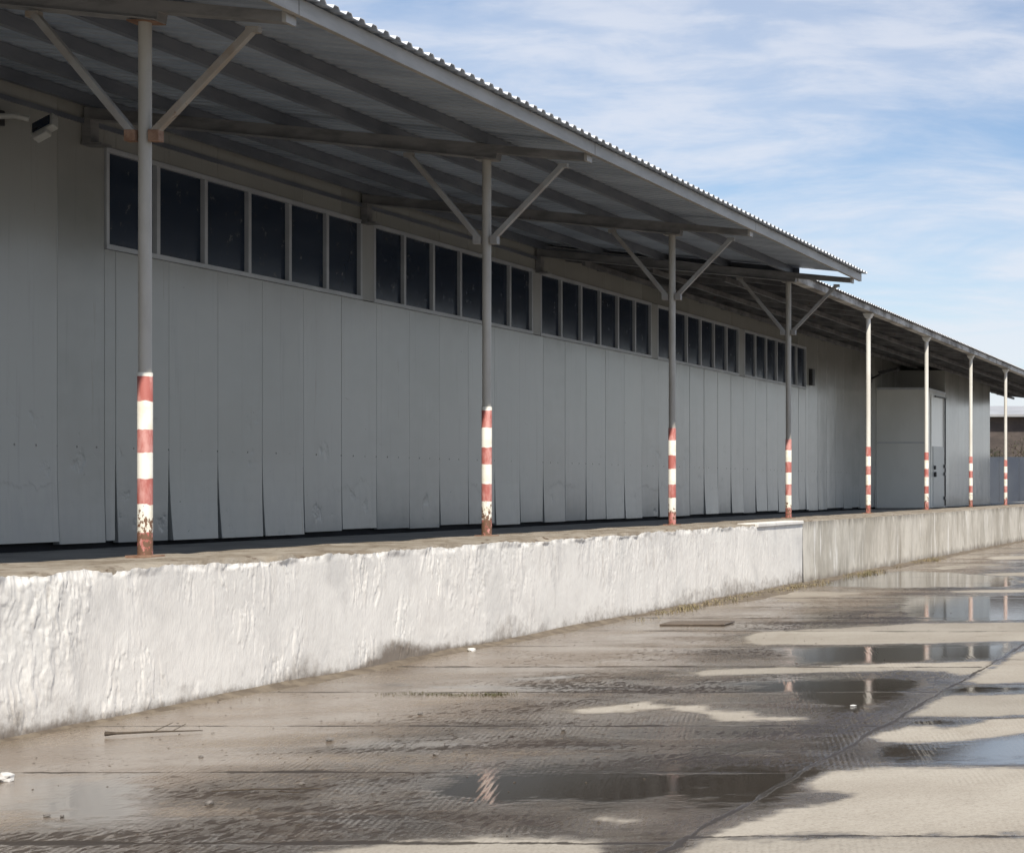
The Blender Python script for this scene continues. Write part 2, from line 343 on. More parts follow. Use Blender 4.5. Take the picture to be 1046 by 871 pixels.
def make_ground():
    xs = np.concatenate([[-3000, -800, -200, -60, -20, -9], np.arange(-8.2, -.6, .045), np.arange(-.6, 6, .3), [8, 14, 30, 90, 300, 1000, 3000]])
    ys = [6.8]
    while ys[-1] < 75: ys.append(ys[-1] + max(.016, ys[-1] ** 2 / 2892 * .7))
    ys = np.concatenate([[-3000, -600, -150, -40, -10, 0, 3, 5, 6], ys, [85, 100, 130, 200, 400, 1000, 4000]])
    X, Y = np.meshgrid(xs, ys)
    dry = np.full(X.shape, -2.); pud = np.full(X.shape, -2.)
    for k, p in DRY.items(): dry = np.maximum(dry, signed_distance(X, Y, p, .45))
    shrink = {'p5': .24, 'p11': .3, 'p7': .05, 'p8': -.10, 'p9': -.06, 'p10': .06}
    for k, p in PUDDLE.items(): pud = np.maximum(pud, signed_distance(X, Y, p, .45) - shrink.get(k, 0))
    Z = np.zeros(X.shape)
    fine = (X > -8.3) & (X < 6) & (Y > 6) & (Y < 80)
    row = np.floor((Y - 8.) / 1.97); tilt = (vnoise(row * 7.3, np.floor((X + 2.7) / 6.) * 3.1, 5) - .5)
    hump = (fbm(X * .5, Y * .35, 3, 3) - .5) * .02 + tilt * .006
    flat = sstep(-.25, .05, pud)
    Z = np.where(fine, hump * (1 - flat), 0)
    g = grid_mesh('ground', np.stack([X, Y, Z], -1), M['yard'], None, {'dry': dry, 'puddle': pud})
    tag(g, None, None, None, 'structure')

def mat_yard():
    t = NT('yard'); p = t.pos(); x, y, z = t.xyz(p)
    dry, pud = t.attr('dry'), t.attr('puddle')
    en = t.math('ADD', t.math('MULTIPLY', t.math('SUBTRACT', t.noise(t.scale(p, (2.6, 2.2, 1)), 1., 5., .62), .5), .20),
                t.math('MULTIPLY', t.math('SUBTRACT', t.noise(t.scale(p, (9, 12, 1)), 1., 4., .6), .5), .13))
    dryf = t.ss(t.math('ADD', dry, en), -.035, .05)
    rimf = t.ss(t.math('ADD', dry, en), -.22, .0)                       # half-dried rim outside a dry patch
    pudf = t.ss(t.math('ADD', pud, t.math('MULTIPLY', en, 2.2)), -.12, .13)
    pudf = t.math('MULTIPLY', pudf, t.math('SUBTRACT', 1., dryf))
    # far yard: drying streaks
    farn = t.noise(t.scale(p, (.5, .75, 1)), 1., 5., .6, .4)
    farf = t.math('MULTIPLY', t.ss(y, 22., 27.), t.ss(farn, .54, .60)); dryf = t.math('MAXIMUM', dryf, t.math('MULTIPLY', farf, .75))
    # slabs and joints
    left = t.ss(x, -2.735, -2.725, 1., 0.)
    wob = t.math('MULTIPLY', t.math('SUBTRACT', t.noise(t.scale(p, (1.6, .3, 1)), 1., 8., .78), .5), .15)
    wobx = t.math('MULTIPLY', t.math('SUBTRACT', t.noise(t.scale(p, (.3, 1.6, 1)), 1., 7., .75), .5), .16)
    yl = t.math('DIVIDE', t.math('SUBTRACT', t.math('ADD', y, wob), 7.97), 1.97)
    yr = t.math('DIVIDE', t.math('SUBTRACT', t.math('ADD', y, wob), 8.11), 2.10)
    ysel = t.mixf(left, yr, yl)
    fr = t.math('ABSOLUTE', t.math('SUBTRACT', t.math('FRACT', t.math('ADD', ysel, .5)), .5))
    dj = t.math('MULTIPLY', fr, 2.0)
    jw = t.ss(t.noise(t.scale(p, (1.1, .4, 1)), 1.4, 5., .65), .40, .70, .006, .085)
    jy = t.math('SUBTRACT', 1., t.ss(dj, t.math('MULTIPLY', jw, .4), jw))
    xl = t.math('DIVIDE', t.math('ADD', t.math('ADD', x, wobx), 2.70), 6.0)
    frx = t.math('MULTIPLY', t.math('ABSOLUTE', t.math('SUBTRACT', t.math('FRACT', t.math('ADD', xl, .5)), .5)), 6.)
    jwx = t.ss(t.noise(t.scale(p, (.4, 1.3, 1)), 1.2, 5., .65), .35, .7, .010, .034)
    jx = t.math('SUBTRACT', 1., t.ss(frx, t.math('MULTIPLY', jwx, .5), jwx))
    joint = t.math('MULTIPLY', t.math('MAXIMUM', jy, jx), t.math('SUBTRACT', 1., t.math('MULTIPLY', pudf, .75)))
    cb = t.node('ShaderNodeCombineXYZ'); t.put(cb.inputs[0], t.math('FLOOR', ysel)); t.put(cb.inputs[1], t.math('FLOOR', xl))
    wn = t.node('ShaderNodeTexWhiteNoise', noise_dimensions='2D'); t.put(wn.inputs['Vector'], cb.outputs[0])
    # colours
    n1 = t.noise(t.scale(p, (1, .8, 1)), 1.1, 6., .62); n2 = t.noise(p, 24., 5., .7)
    drc = t.mix(t.ss(n1, .3, .7), (.285, .255, .212), (.36, .33, .28))
    drc = t.mix(t.math('MULTIPLY', t.ss(n2, .45, .72), .35), drc, (.19, .16, .125))
    dmc = t.mix(t.ss(t.noise(t.scale(p, (.7, .5, 1)), 1., 5., .6), .35, .68), (.043, .032, .022), (.078, .058, .042))
    mud = t.ss(t.math('ADD', x, t.math('MULTIPLY', t.noise(t.scale(p, (.45, .8, 1)), 1., 6., .66, .5), 2.6)), -5.0, -4.0, 1., 0.)
    mud = t.math('MAXIMUM', mud, t.math('MULTIPLY', t.ss(t.noise(t.scale(p, (.5, 1.3, 1)), 1., 6., .7, .4), .56, .64), .55))
    dmc = t.mix(t.math('MULTIPLY', mud, .85), dmc, (.180, .138, .100))
    wet = t.ss(t.math('ADD', t.noise(t.scale(p, (.42, .8, 1)), 1., 7., .66, .5), t.ss(x, -6.2, -3.0, -.10, .07)), .49, .545)
    dmc = t.mix(t.math('MULTIPLY', wet, .7), dmc, (.036, .028, .022))
    patchy = t.noise(t.scale(p, (.5, .8, 1)), 1., 4., .6, .6)
    fl = t.noise(t.scale(p, (24, 7.5, 1)), 1., 8., .76)
    thr = t.math('ADD', t.ss(patchy, .38, .64, .62, .48), t.ss(x, -6.7, -5.7, .07, 0.))
    grit = t.ss(t.math('SUBTRACT', fl, thr), -.015, .02)
    dmc = t.mix(t.math('MULTIPLY', grit, .62), dmc, (.030, .021, .015))
    fl2 = t.noise(t.scale(p, (31, 9.5, 1)), 1., 8., .78)
    pale = t.ss(t.math('SUBTRACT', fl2, t.ss(patchy, .36, .62, .50, .64)), -.01, .03)
    dmc = t.mix(t.math('MULTIPLY', pale, t.ss(x, -4.6, -3.2, .5, .12)), dmc, (.27, .22, .165))  # light flecks: reflections of the wet film painted into the damp colour
    fine = t.noise(t.scale(p, (1, 1, 1)), 70., 4., .75)
    drc = t.mix(t.ss(fine, .38, .66, .0, .4), drc, (.42, .385, .325)); drc = t.mix(t.ss(fine, .44, .34, 0., .45), drc, (.17, .145, .115))
    blot = t.noise(t.scale(p, (1.6, 1.1, 1)), 1., 7., .7, .4); drc = t.mix(t.ss(blot, .55, .68, 0., .5), drc, (.235, .20, .158))
    c = t.mix(dryf, t.mix(t.math('MULTIPLY', rimf, .15), dmc, drc), drc)
    c = t.mix(pudf, c, (.048, .041, .034))
    tone = t.ss(wn.outputs['Value'], 0., 1., .88, 1.10)
    tc = t.node('ShaderNodeVectorMath', operation='SCALE'); t.put(tc.inputs[0], c); t.put(tc.inputs['Scale'], tone); c = tc.outputs[0]
    base_dirt = t.math('MULTIPLY', t.ss(t.math('ADD', x, t.math('MULTIPLY', t.noise(p, 1.7, 6., .7), 1.3)), -7.30, -6.95, 1., 0.), .7)
    c = t.mix(base_dirt, c, (.15, .12, .085))
    c = t.mix(t.math('MULTIPLY', joint, t.mixf(pudf, .9, .45)), c, (.035, .028, .022))
    # gloss: dry concrete is matt, damp concrete glistens, standing water mirrors
    wv = t.noise(t.scale(p, (.8, 1.1, 1)), 1., 5., .6)
    film = t.math('ADD', t.mixf(wet, t.ss(wv, .40, .60, .26, .12), .085), t.math('ADD', t.math('MULTIPLY', grit, .30), t.math('MULTIPLY', pale, .10)))
    r = t.mixf(dryf, film, .9); r = t.mixf(pudf, r, .035)
    r = t.math('MAXIMUM', r, t.math('MULTIPLY', t.math('MAXIMUM', joint, base_dirt), .6))
    sp = t.mixf(dryf, t.mixf(pudf, .40, .5), .2)
    t.base(c, r, 0., sp)
    # moulded anti-slip ribs and grain
    ph = t.math('ADD', t.math('MULTIPLY', x, 2 * PI / .034), t.math('MULTIPLY', y, .30 * 2 * PI / .034))
    ph = t.math('ADD', ph, t.math('MULTIPLY', t.noise(t.scale(p, (1, 1, 1)), 1.5, 3.), 5.))
    rib = t.math('MULTIPLY', t.math('SINE', ph), t.ss(t.noise(t.scale(p, (.5, .5, 1)), 1., 3.), .38, .55))
    rib = t.math('MULTIPLY', t.math('MULTIPLY', rib, t.mixf(dryf, 1., .35)), t.math('MULTIPLY', t.ss(x, -7.2, -5.6), t.ss(y, 12., 22., 1., .15)))
    rough = t.math('ADD', t.math('MULTIPLY', t.math('MULTIPLY', rib, t.ss(t.noise(t.scale(p, (3, 1.6, 1)), 1., 5., .7), .38, .62)), .0042), t.math('MULTIPLY', t.noise(p, 18., 6., .7), .012))
    rough = t.math('MULTIPLY', rough, t.mixf(pudf, t.mixf(dryf, t.mixf(wet, t.mixf(t.ss(wv, .38, .62), .5, .25), .17), 1.), .03))
    rough = t.math('SUBTRACT', rough, t.math('MULTIPLY', joint, .0025))
    b = t.bump(rough, .8, 1.)
    M['yard'] = t.m
mat_yard(); make_ground()

# ------------------------------------------------------------------ loading dock
dock = empty('loading_dock', (-D_FACE, 20, 0), 'long raised loading dock with a whitewashed front turning to bare streaked concrete', 'loading dock')
def make_dock():
    # whitewashed front: thick rough plaster, trowelled in vertical strokes
    ys = np.concatenate([np.arange(5, 10.6, .08), np.arange(10.6, 17, .0095), np.arange(17, 29.4, .016), [29.4]])
    zs = np.linspace(-.02, 1.0, 92)
    Y, Z = np.meshgrid(ys, zs, indexing='ij')
    wy = Y + (fbm(Y * 3, Z * 3, 11, 3) - .5) * .16; wz = Z + (fbm(Y * 2, Z * 2, 12, 3) - .5) * .2
    area = sstep(.50, .66, fbm(Y * 1.1, Z * 1.3, 21, 5, .6) + (Z - .55) * .30 + .05 * sstep(15, 11, Y) + (fbm(Y * .23, Z * 0, 8, 2) - .5) * .3)
    st = fbm(wy / .07, wz / .30, 31, 3, .6); st2 = fbm(wy / .035, wz / .11, 32, 3, .6)
    cut = lambda n, t, e=.012: sstep(t - e, t + e, n)
    strokes = cut(st, .60) * 1.0 + cut(st, .70) * .6 - cut(.0 - st, -.36) * .9
    chips = cut(st2, .62) * .7 - cut(-st2, -.33) * .8
    layers = cut(fbm(wy * 3.2, wz * 1.7, 41, 5, .6), .53, .008) + .8 * cut(fbm(wy * 6 + 3, wz * 3.4, 43, 5, .6), .50, .01) + .6 * cut(fbm(wy * 2.1, wz * 2.6, 47, 5, .65), .47, .006)
    band = cut(fbm(wy / .045, wz / .26, 36, 3, .62), .615, .009) - cut(-fbm(wy / .034, wz / .20, 37, 3, .62), -.315, .009)
    H = area * (strokes * .0046 + chips * .0028 + layers * .0016) + sstep(.30, .52, fbm(Y * 1.6, Z * 1.2, 35, 3) + .2 * (Z - .5)) * band * .0052
    H += (fbm(Y * 1.2, Z * 1.5, 51, 3) - .5) * .008 + (fbm(Y * 30, Z * 16, 52, 3) - .5) * .0022
    H *= .82 - .36 * sstep(15, 23, Y)
    rim = sstep(.93, 1.0, Z); H += rim * (fbm(Y * 6, Z * 6, 53, 3) - .45) * .05
    Z2 = Z + rim * ((fbm(Y * 2.6, 0 * Y, 61, 5, .65) - .5) * .075 - .005)
    exposed = np.clip(area * sstep(.32, .2, st) * .9 * sstep(.45, .6, fbm(Y * 1.1, Z * 2, 71, 3)), 0, 1)
    stain = .48 * sstep(.34, .0, Z + (fbm(Y * 1.3, Z * 2, 81, 4) - .5) * .4) + .95 * np.exp(-np.abs((Y - 16.25) / .40) ** 1.3 - np.abs((Z - .0) / .16) ** 1.2) * (.1 + 1.6 * fbm(Y * 3, Z * 5, 85, 4, .65)) + .25 * sstep(.08, .0, Z)
    stain += .12 * sstep(.5, .8, fbm(Y * .7, Z * .9, 83, 3)) + .3 * np.exp(-((Y - 17.1) / .8) ** 2 - ((Z - .0) / .1) ** 2)
    grid_mesh('whitewashed_front', np.stack([-D_FACE - .012 + H, Y, Z2], -1), M['white'], dock, {'exposed': exposed, 'stain': stain}, True)
    ys = np.concatenate([[29.41], np.arange(29.43, 60, .06), np.arange(60, 112, .5)]); zs = np.linspace(-.02, 1.0, 24)
    Y, Z = np.meshgrid(ys, zs, indexing='ij')
    H = (fbm(Y * 1.5, Z * 1.5, 91, 4) - .5) * .03 + sstep(.9, 1., Z) * (fbm(Y * 5, Z * 3, 92, 3) - .6) * .05
    grid_mesh('concrete_front', np.stack([-D_FACE - .004 + H, Y, Z], -1), M['concrete'], dock, None, True)
    # edge kerb carrying the posts
    ys = np.concatenate([np.arange(5, 10, .1), np.arange(10, 24, .035), np.arange(24, 50, .12), np.arange(50, 112, .6)])
    us = np.array([0, .0, .03, .06, .1, .15, .22, .3, .4, .5, .6, .7, .8, .9, 1., 1.08, 1.15, 1.15])
    Y, U = np.meshgrid(ys, us, indexing='ij')
    X = -D_FACE - .03 - U; Z = np.full(X.shape, Z_DOCK) + (fbm(Y * 2.2, U * 4, 101, 4) - .5) * .03
    edge = sstep(.16, .0, U)
    Z -= edge * sstep(.42, .7, fbm(Y * 1.9, U * 1.5, 103, 5, .6)) * .07
    X += edge * (fbm(Y * 4, U, 104, 3) - .6) * .04
    Z[:, 0] = .80; Z[:, -1] = .80; X[:, 0] = X[:, 1] - .0
    grid_mesh('kerb', np.stack([X, Y, Z], -1), M['ledge'], dock, None, False)
    b = MB(); b.box(-D_WALL - .05, -D_FACE - 1.16, 5, 112, .3, Z_FLOOR); b.build('floor', M['deck_floor'], dock)
    b = MB(); b.box(-D_FACE - 1.1, -D_FACE - .09, 5.01, 111.9, .02, .82); b.build('core', M['deck_floor'], dock)
    # thick pale capping just before the paint ends
    b = MB(); b.box(-D_FACE - .30, -D_FACE + .016, 26.9, 29.38, .965, 1.024); b.build('capping', M['white'], dock, bevel=.012)
make_dock()

# ------------------------------------------------------------------ warehouse
WX = -D_WALL
Y0, Y1 = 5., 75.
WIN = [(20.46, 26.06), (26.39, 31.88), (32.20, 37.74), (38.09, 43.66), (44.08, 49.62)]
ZW0, ZW1 = 4.27, 5.32
house = empty('warehouse', (WX, 40, Z_FLOOR), 'long grey metal-clad warehouse with a high strip of dark windows', 'warehouse')
def make_house():
    b = MB(); b.prism([(WX - .10, .5), (WX - .10, 6.5), (WX - 12, 8.6), (WX - 24, 6.5), (WX - 24, .0)], Y0, Y1); b.build('core', M['dark_void'], house)
    b = MB(); b.prism([(WX + .02, 6.42), (WX + .02, 6.47), (WX - 12, 8.75), (WX - 24.3, 6.55), (WX - 24.3, 6.5), (WX - 12, 8.68)], Y0 - .2, Y1 + .2); b.build('roof', M['sheet_zinc'], house)
    rnd = random.Random(3)
    def cladding(name, y_from, y_to, z0, z1, foot):
        b = MB(); k0 = math.floor((y_from - .17) / .975)
        gap_prev = .003
        ya = y_from
        while ya < y_to - .02:
            k0 += 1; yb = min(.17 + k0 * .975, y_to)
            if yb - ya < .08: yb = min(yb + .975, y_to); k0 += 1
            wide = rnd.choice([.004, .010, .018, .026, .034, .042]) if foot else .003
            bend = rnd.uniform(-.002, .034) if foot else 0; zf = z0 + (rnd.uniform(.0, .045) if foot else 0)
            tiltb = rnd.uniform(-.004, .004)
            zs = ([zf, z0 + .12, z0 + .25, z0 + .45, z0 + .7, z0 + .95, z0 + 1.10] if foot else [z0]) + [z1]
            vs = []
            for z in zs:
                q = max(0., 1 - (z - zf) / 1.05) if foot else 0.
                g0 = .0025 + gap_prev * q ** 1.3; g1 = .0025 + wide * q ** 1.3; ox = bend * q * q
                a, c = ya + g0, yb - g1; m = (a + c) / 2
                for yy, o in ((a, -.05), (a, -.004), (a + .006, 0), (m, .004 * q), (c - .006, 0), (c, -.004), (c, -.05)):
                    vs.append((WX + o + (ox if o > -.04 else 0) + tiltb * (yy - m) / .5 * (1 if o > -.04 else 0), yy, z))
            n = 7
            fs = [(r * n + i, r * n + i + 1, (r + 1) * n + i + 1, (r + 1) * n + i) for r in range(len(zs) - 1) for i in range(n - 1)]
            fs += [tuple(range(n - 1, -1, -1)), tuple((len(zs) - 1) * n + i for i in range(n))]
            b.add(vs, fs); ya = yb; gap_prev = wide
        return b.build(name, M['panel'], house)
    cladding('cladding', Y0, WIN[0][0] - .01, .925, 6.4, True)
    cladding('lower_cladding', WIN[0][0] - .01, WIN[-1][1] + .01, .925, ZW0 - .05, True)
    cladding('upper_cladding', WIN[0][0] - .01, WIN[-1][1] + .01, ZW1 + .05, 6.4, False)
    cladding('cladding', WIN[-1][1] + .01, Y1, .925, 6.4, True)
    for a, c in zip(WIN[:-1], WIN[1:]):
        b = MB(); b.box(WX - .06, WX + .015, a[1] + .004, c[0] - .004, ZW0 - .04, ZW1 + .04); b.build('window_pier', M['plaster_column'], house, bevel=.006)
    for ya, yb in WIN:
        b = MB(); f = .05
        b.box(WX - .07, WX + .022, ya, yb, ZW0 - .045, ZW0 + .012); b.box(WX - .07, WX + .022, ya, yb, ZW1 - .01, ZW1 + .045)
        n = 6; w = (yb - ya) / n
        for i in range(n + 1):
            y = ya + i * w; h = .032 if 0 < i < n else .05
            y_a, y_b = max(ya, y - h), min(yb, y + h); b.box(WX - .068, WX + .019, y_a, y_b, ZW0 + .012, ZW1 - .01)
        win = b.build('window', M['window_frame'], house, bevel=.004)
        g = MB()
        for i in range(n):
            tw = rnd.uniform(-.004, .004)
            x = WX - .035; y_a, y_b = ya + i * w + .03, ya + (i + 1) * w - .03
            g.add([(x + tw, y_a, ZW0), (x - tw, y_b, ZW0), (x - tw, y_b, ZW1), (x + tw, y_a, ZW1), (x + tw - .008, y_a, ZW0), (x - tw - .008, y_b, ZW0), (x - tw - .008, y_b, ZW1), (x + tw - .008, y_a, ZW1)],
                  [(0, 1, 2, 3), (7, 6, 5, 4), (0, 4, 5, 1), (1, 5, 6, 2), (2, 6, 7, 3), (3, 7, 4, 0)])
        g.build('glass_panes', M['glass'], win)
    # flashing strip over the cladding where the lean-to roof meets it
    b = MB(); b.box(WX - .01, WX + .03, Y0, 32.3, 5.55, 5.60); b.build('flashing', M['purlin_steel'], house)
    # projecting cold-room lobby at the far end
    b = MB(); bx = -11.75
    b.box(WX - .05, bx, 58., 61.0, .90, 4.715)
    lob = b.build('projecting_lobby', M['booth_panel'], house, bevel=.01)
    b = MB(); b.box(WX - .05, bx - .004, 61.004, 69.9, .90, 5.47); b.build('far_block', M['panel'], house, bevel=.01)
    b = MB(); b.box(WX + .02, bx + .012, 57.985, 57.999, 2.965, 2.995); b.build('joint_strip', M['window_frame'], lob)
    b = MB(); b.box(bx + .001, bx + .012, 57.99, 61.0, 4.66, 4.73); b.build('edge_trim', M['window_frame'], lob)
    b = MB(); b.box(WX + .02, bx + .012, 57.985, 57.999, 4.66, 4.73); b.build('edge_trim', M['window_frame'], lob)
    b = MB(); b.box(bx + .002, bx + .03, 58.55, 60.75, .93, 4.55); dr = b.build('door', M['booth_panel'], house)
    b = MB(); b.box(bx + .031, bx + .05, 58.75, 60.55, .95, 2.88); b.build('door_leaf', M['door_panel'], dr, bevel=.006)
    b = MB(); b.box(bx + .051, bx + .12, 58.85, 58.98, 1.9, 2.06); b.build('handle', M['dark_metal'], dr, bevel=.01)
    b = MB(); b.box(bx + .051, bx + .10, 58.86, 58.97, 2.14, 2.26); b.build('lock', M['dark_metal'], dr)
    for z in (1.15, 1.95, 2.2):
        b = MB(); b.box(bx + .051, bx + .09, 60.45, 60.62, z, z + .11); b.build('hinge', M['dark_metal'], dr)
    b = MB(); b.bar((bx + .06, 59.0, 4.5), (bx + .06, 60.8, 4.52), .05, .04); b.bar((bx + .06, 60.68, .95), (bx + .06, 60.68, 4.5), .05, .04); b.build('rail', M['dark_metal'], dr)
    b = MB(); b.box(WX + .001, WX + .10, 49.95, 50.2, 4.35, 4.80); b.build('junction_box', M['dark_metal'], house, bevel=.01)
make_house()

# floodlight on the wall, left of the windows
fl = empty('floodlight', (WX, 18.9, 5.3), 'small white floodlight on a wall arm left of the dark windows', 'floodlight')
b = MB(); b.box(WX + .002, WX + .07, 18.62, 18.78, 5.26, 5.42); b.build('wall_plate', M['dark_metal'], fl, bevel=.01)
b = MB(); b.tube([(WX + .05, 18.70, 5.35), (WX + .20, 18.74, 5.36), (WX + .30, 18.8, 5.34)], [.03, .03, .03], 12); b.build('arm', M['lamp_white'], fl, True)
def lamp_head(parent):
    c = Vector((WX + .36, 18.92, 5.30)); R = Matrix.Rotation(math.radians(-28), 3, 'Y') @ Matrix.Rotation(math.radians(-34), 3, 'X')
    def obx(name, mat, x0, x1, y0, y1, z0, z1, bev=.006):
        b = MB(); b.box(x0, x1, y0, y1, z0, z1); b.v = [tuple(c + R @ Vector(v)) for v in b.v]; return b.build(name, mat, parent, bevel=bev)
    obx('housing', M['lamp_white'], -.13, .13, -.02, .06, -.10, .10, .012)
    obx('lens', M['glass'], -.10, .10, -.032, -.021, -.072, .072, .003)
    obx('control_box', M['lamp_white'], -.10, .06, -.03, .05, -.18, -.104, .015)
lamp_head(fl)
b = MB(); b.tube([(WX + .016, 8, 5.415), (WX + .016, 13, 5.40), (WX + .016, 18.62, 5.405)], [.012] * 3, 8); tag(b.build('cable_conduit', M['dark_metal'], None, True), 'thin dark cable run along the grey wall to the floodlight', 'cable')

wl = empty('wall_lamp', (WX, 58, 5), 'small dark bracket lamp high on the wall above the projecting lobby', 'wall lamp')
b = MB(); b.box(WX + .002, WX + .06, 56.9, 57.2, 4.85, 5.1); b.build('wall_plate', M['dark_metal'], wl)
b = MB(); b.bar((WX + .05, 57.05, 4.95), (WX + .55, 56.8, 5.15), .05, .05); b.build('arm', M['dark_metal'], wl)
b = MB(); b.prism([(WX + .35, 5.15), (WX + .95, 5.28), (WX + .97, 5.20), (WX + .40, 5.06)], 56.6, 56.95); b.build('lamp_head', M['dark_metal'], wl, bevel=.01)

# ------------------------------------------------------------------ canopies
def corrugated(b, ya, yb, d0, d1, z_of, pitch=.2, h=.031):
    prof = []; y = ya
    while y < yb:
        prof += [(y, 0), (y + .45 * pitch, 0), (y + .575 * pitch, h), (y + .875 * pitch, h)]; y += pitch
    ds = [d0, d0 + .25, (d0 + d1) / 2, d1]
    rows = [[(-d, yy, z_of(d) + zz) for yy, zz in prof] for d in ds]; n = len(prof)
    b.add([v for r in rows for v in r], [(r * n + i, r * n + i + 1, (r + 1) * n + i + 1, (r + 1) * n + i) for r in range(len(ds) - 1) for i in range(n - 1)])
zd = lambda d: 5.352 + .092 * (d - 7.73)
R0, R1 = 6.2, 32.46
canopy = empty('front_canopy', (-D_POST, 20, 5.2), 'higher lean-to canopy of ribbed metal sheet on steel beams over the near dock', 'canopy')
def make_canopy():
    b = MB(); corrugated(b, R0, R1, 7.655, 13.34, zd)
    o = b.build('roof_sheet', M['deck_sheet'], canopy)
    s = o.modifiers.new('thick', 'SOLIDIFY'); s.thickness = .004; s.offset = 1
    b = MB(); corrugated(b, R0, R1, 7.648, 7.80, lambda d: zd(d) + .0055); o = b.build('roof_sheet_edge', M['sheet_zinc'], canopy)
    s = o.modifiers.new('thick', 'SOLIDIFY'); s.thickness = .004; s.offset = 1
    pur = .128
    for d in (8.97, 10.07, 11.17, 12.27, 13.24):
        b = MB(); z = zd(d) - .003
        b.box(-d - .025, -d + .025, R0 + .05, R1 - .03, z - pur, z - .002)
        b.box(-d - .045, -d - .0255, R0 + .05, R1 - .03, z - pur, z - pur + .012)
        b.build('purlin', M['purlin_steel'], canopy)
    cuts = [R0 + .02] + [POST_Y[i] for i in range(3)] + [R1 - .01]
    for a, c in zip(cuts[:-1], cuts[1:]):
        b = MB(); z = zd(7.73); b.box(-7.79, -7.735, a + .006, c - .006, z - .142, z - .006); b.build('fascia', M['fascia_steel'], canopy, bevel=.004)
    for y in POST_Y[:4]:
        zb = lambda d: 5.165 + .099 * (d - D_POST)
        b = MB(); d0, d1 = 8.80, 13.33; w = .06
        b.prism([(-7.80, 5.142), (-8.79, 5.222), (-8.80, zb(d0)), (-d1, zb(d1)), (-d1, zd(d1) - pur - .006), (-7.80, zd(7.80) - pur - .006)], y - w, y + w)
        b.prism([(-d0, zb(d0)), (-d1, zb(d1)), (-d1, zb(d1) + .012), (-d0, zb(d0) + .012)], y - w - .035, y - w - .001)
        bm = b.build('beam', M['beam_steel'], canopy, bevel=.004)
        b = MB(); b.box(-7.83, -7.797, y - w - .012, y + w + .012, 5.138, zd(7.8) - pur - .004); b.build('end_plate', M['fascia_steel'], bm)
        b = MB(); b.box(-13.345, -13.25, y - .07, y + .07, 5.34, zb(13.3) - .002); b.box(-13.345, -13.12, y - .09, y + .09, 5.31, 5.338); b.build('wall_bracket', M['beam_steel'], bm)
    b = MB(); b.prism([(-8.84, zd(8.84) - .16), (-13.33, zd(13.33) - .16), (-13.33, zd(13.33) - .004), (-8.84, zd(8.84) - .004)], R1 - .026, R1 - .004); b.build('end_flashing', M['purlin_steel'], canopy)
make_canopy()

zd2 = lambda d: 5.31 + .112 * (d - 8.8)
S0, S1 = 32.22, 82.
rear = empty('rear_canopy', (-D_POST, 54, 5.2), 'lower stained canopy on white posts over the far end of the dock', 'canopy')
def make_rear():
    b = MB(); corrugated(b, S0, S1, 8.74, 13.34, zd2, .2, .022); o = b.build('roof_sheet', M['old_deck'], rear)
    s = o.modifiers.new('thick', 'SOLIDIFY'); s.thickness = .004; s.offset = 1
    b = MB(); corrugated(b, S0, S1, 8.733, 8.86, lambda d: zd2(d) + .006, .2, .022); o = b.build('roof_sheet_edge', M['sheet_zinc'], rear)
    s = o.modifiers.new('thick', 'SOLIDIFY'); s.thickness = .004; s.offset = 1
    rnd = random.Random(9); y = S0 + .02; z = zd2(8.84)
    while y < S1 - .1:
        c = min(S1, y + 5.97); b = MB(); dz = rnd.uniform(-.006, .006)
        b.box(-8.98, -8.80, y + .004, c - .004, z - .135 + dz, z - .006); b.build('eave_beam', M['old_fascia'], rear, bevel=.008); y = c
    y = S0 + 1.1
    while y < S1:
        b = MB(); b.prism([(-8.99, zd2(8.99) - .15), (-13.33, zd2(13.33) - .15), (-13.33, zd2(13.33) - .012), (-8.99, zd2(8.99) - .012)], y - .04, y + .04)
        b.build('rafter', M['old_beam'], rear); y += 1.493
    for d in (10.2, 11.5, 12.7):
        b = MB(); z = zd2(d) - .155; b.box(-d - .03, -d + .03, S0 + .3, S1 - .1, z - .09, z - .002); b.build('tie_rail', M['old_beam'], rear)
make_rear()

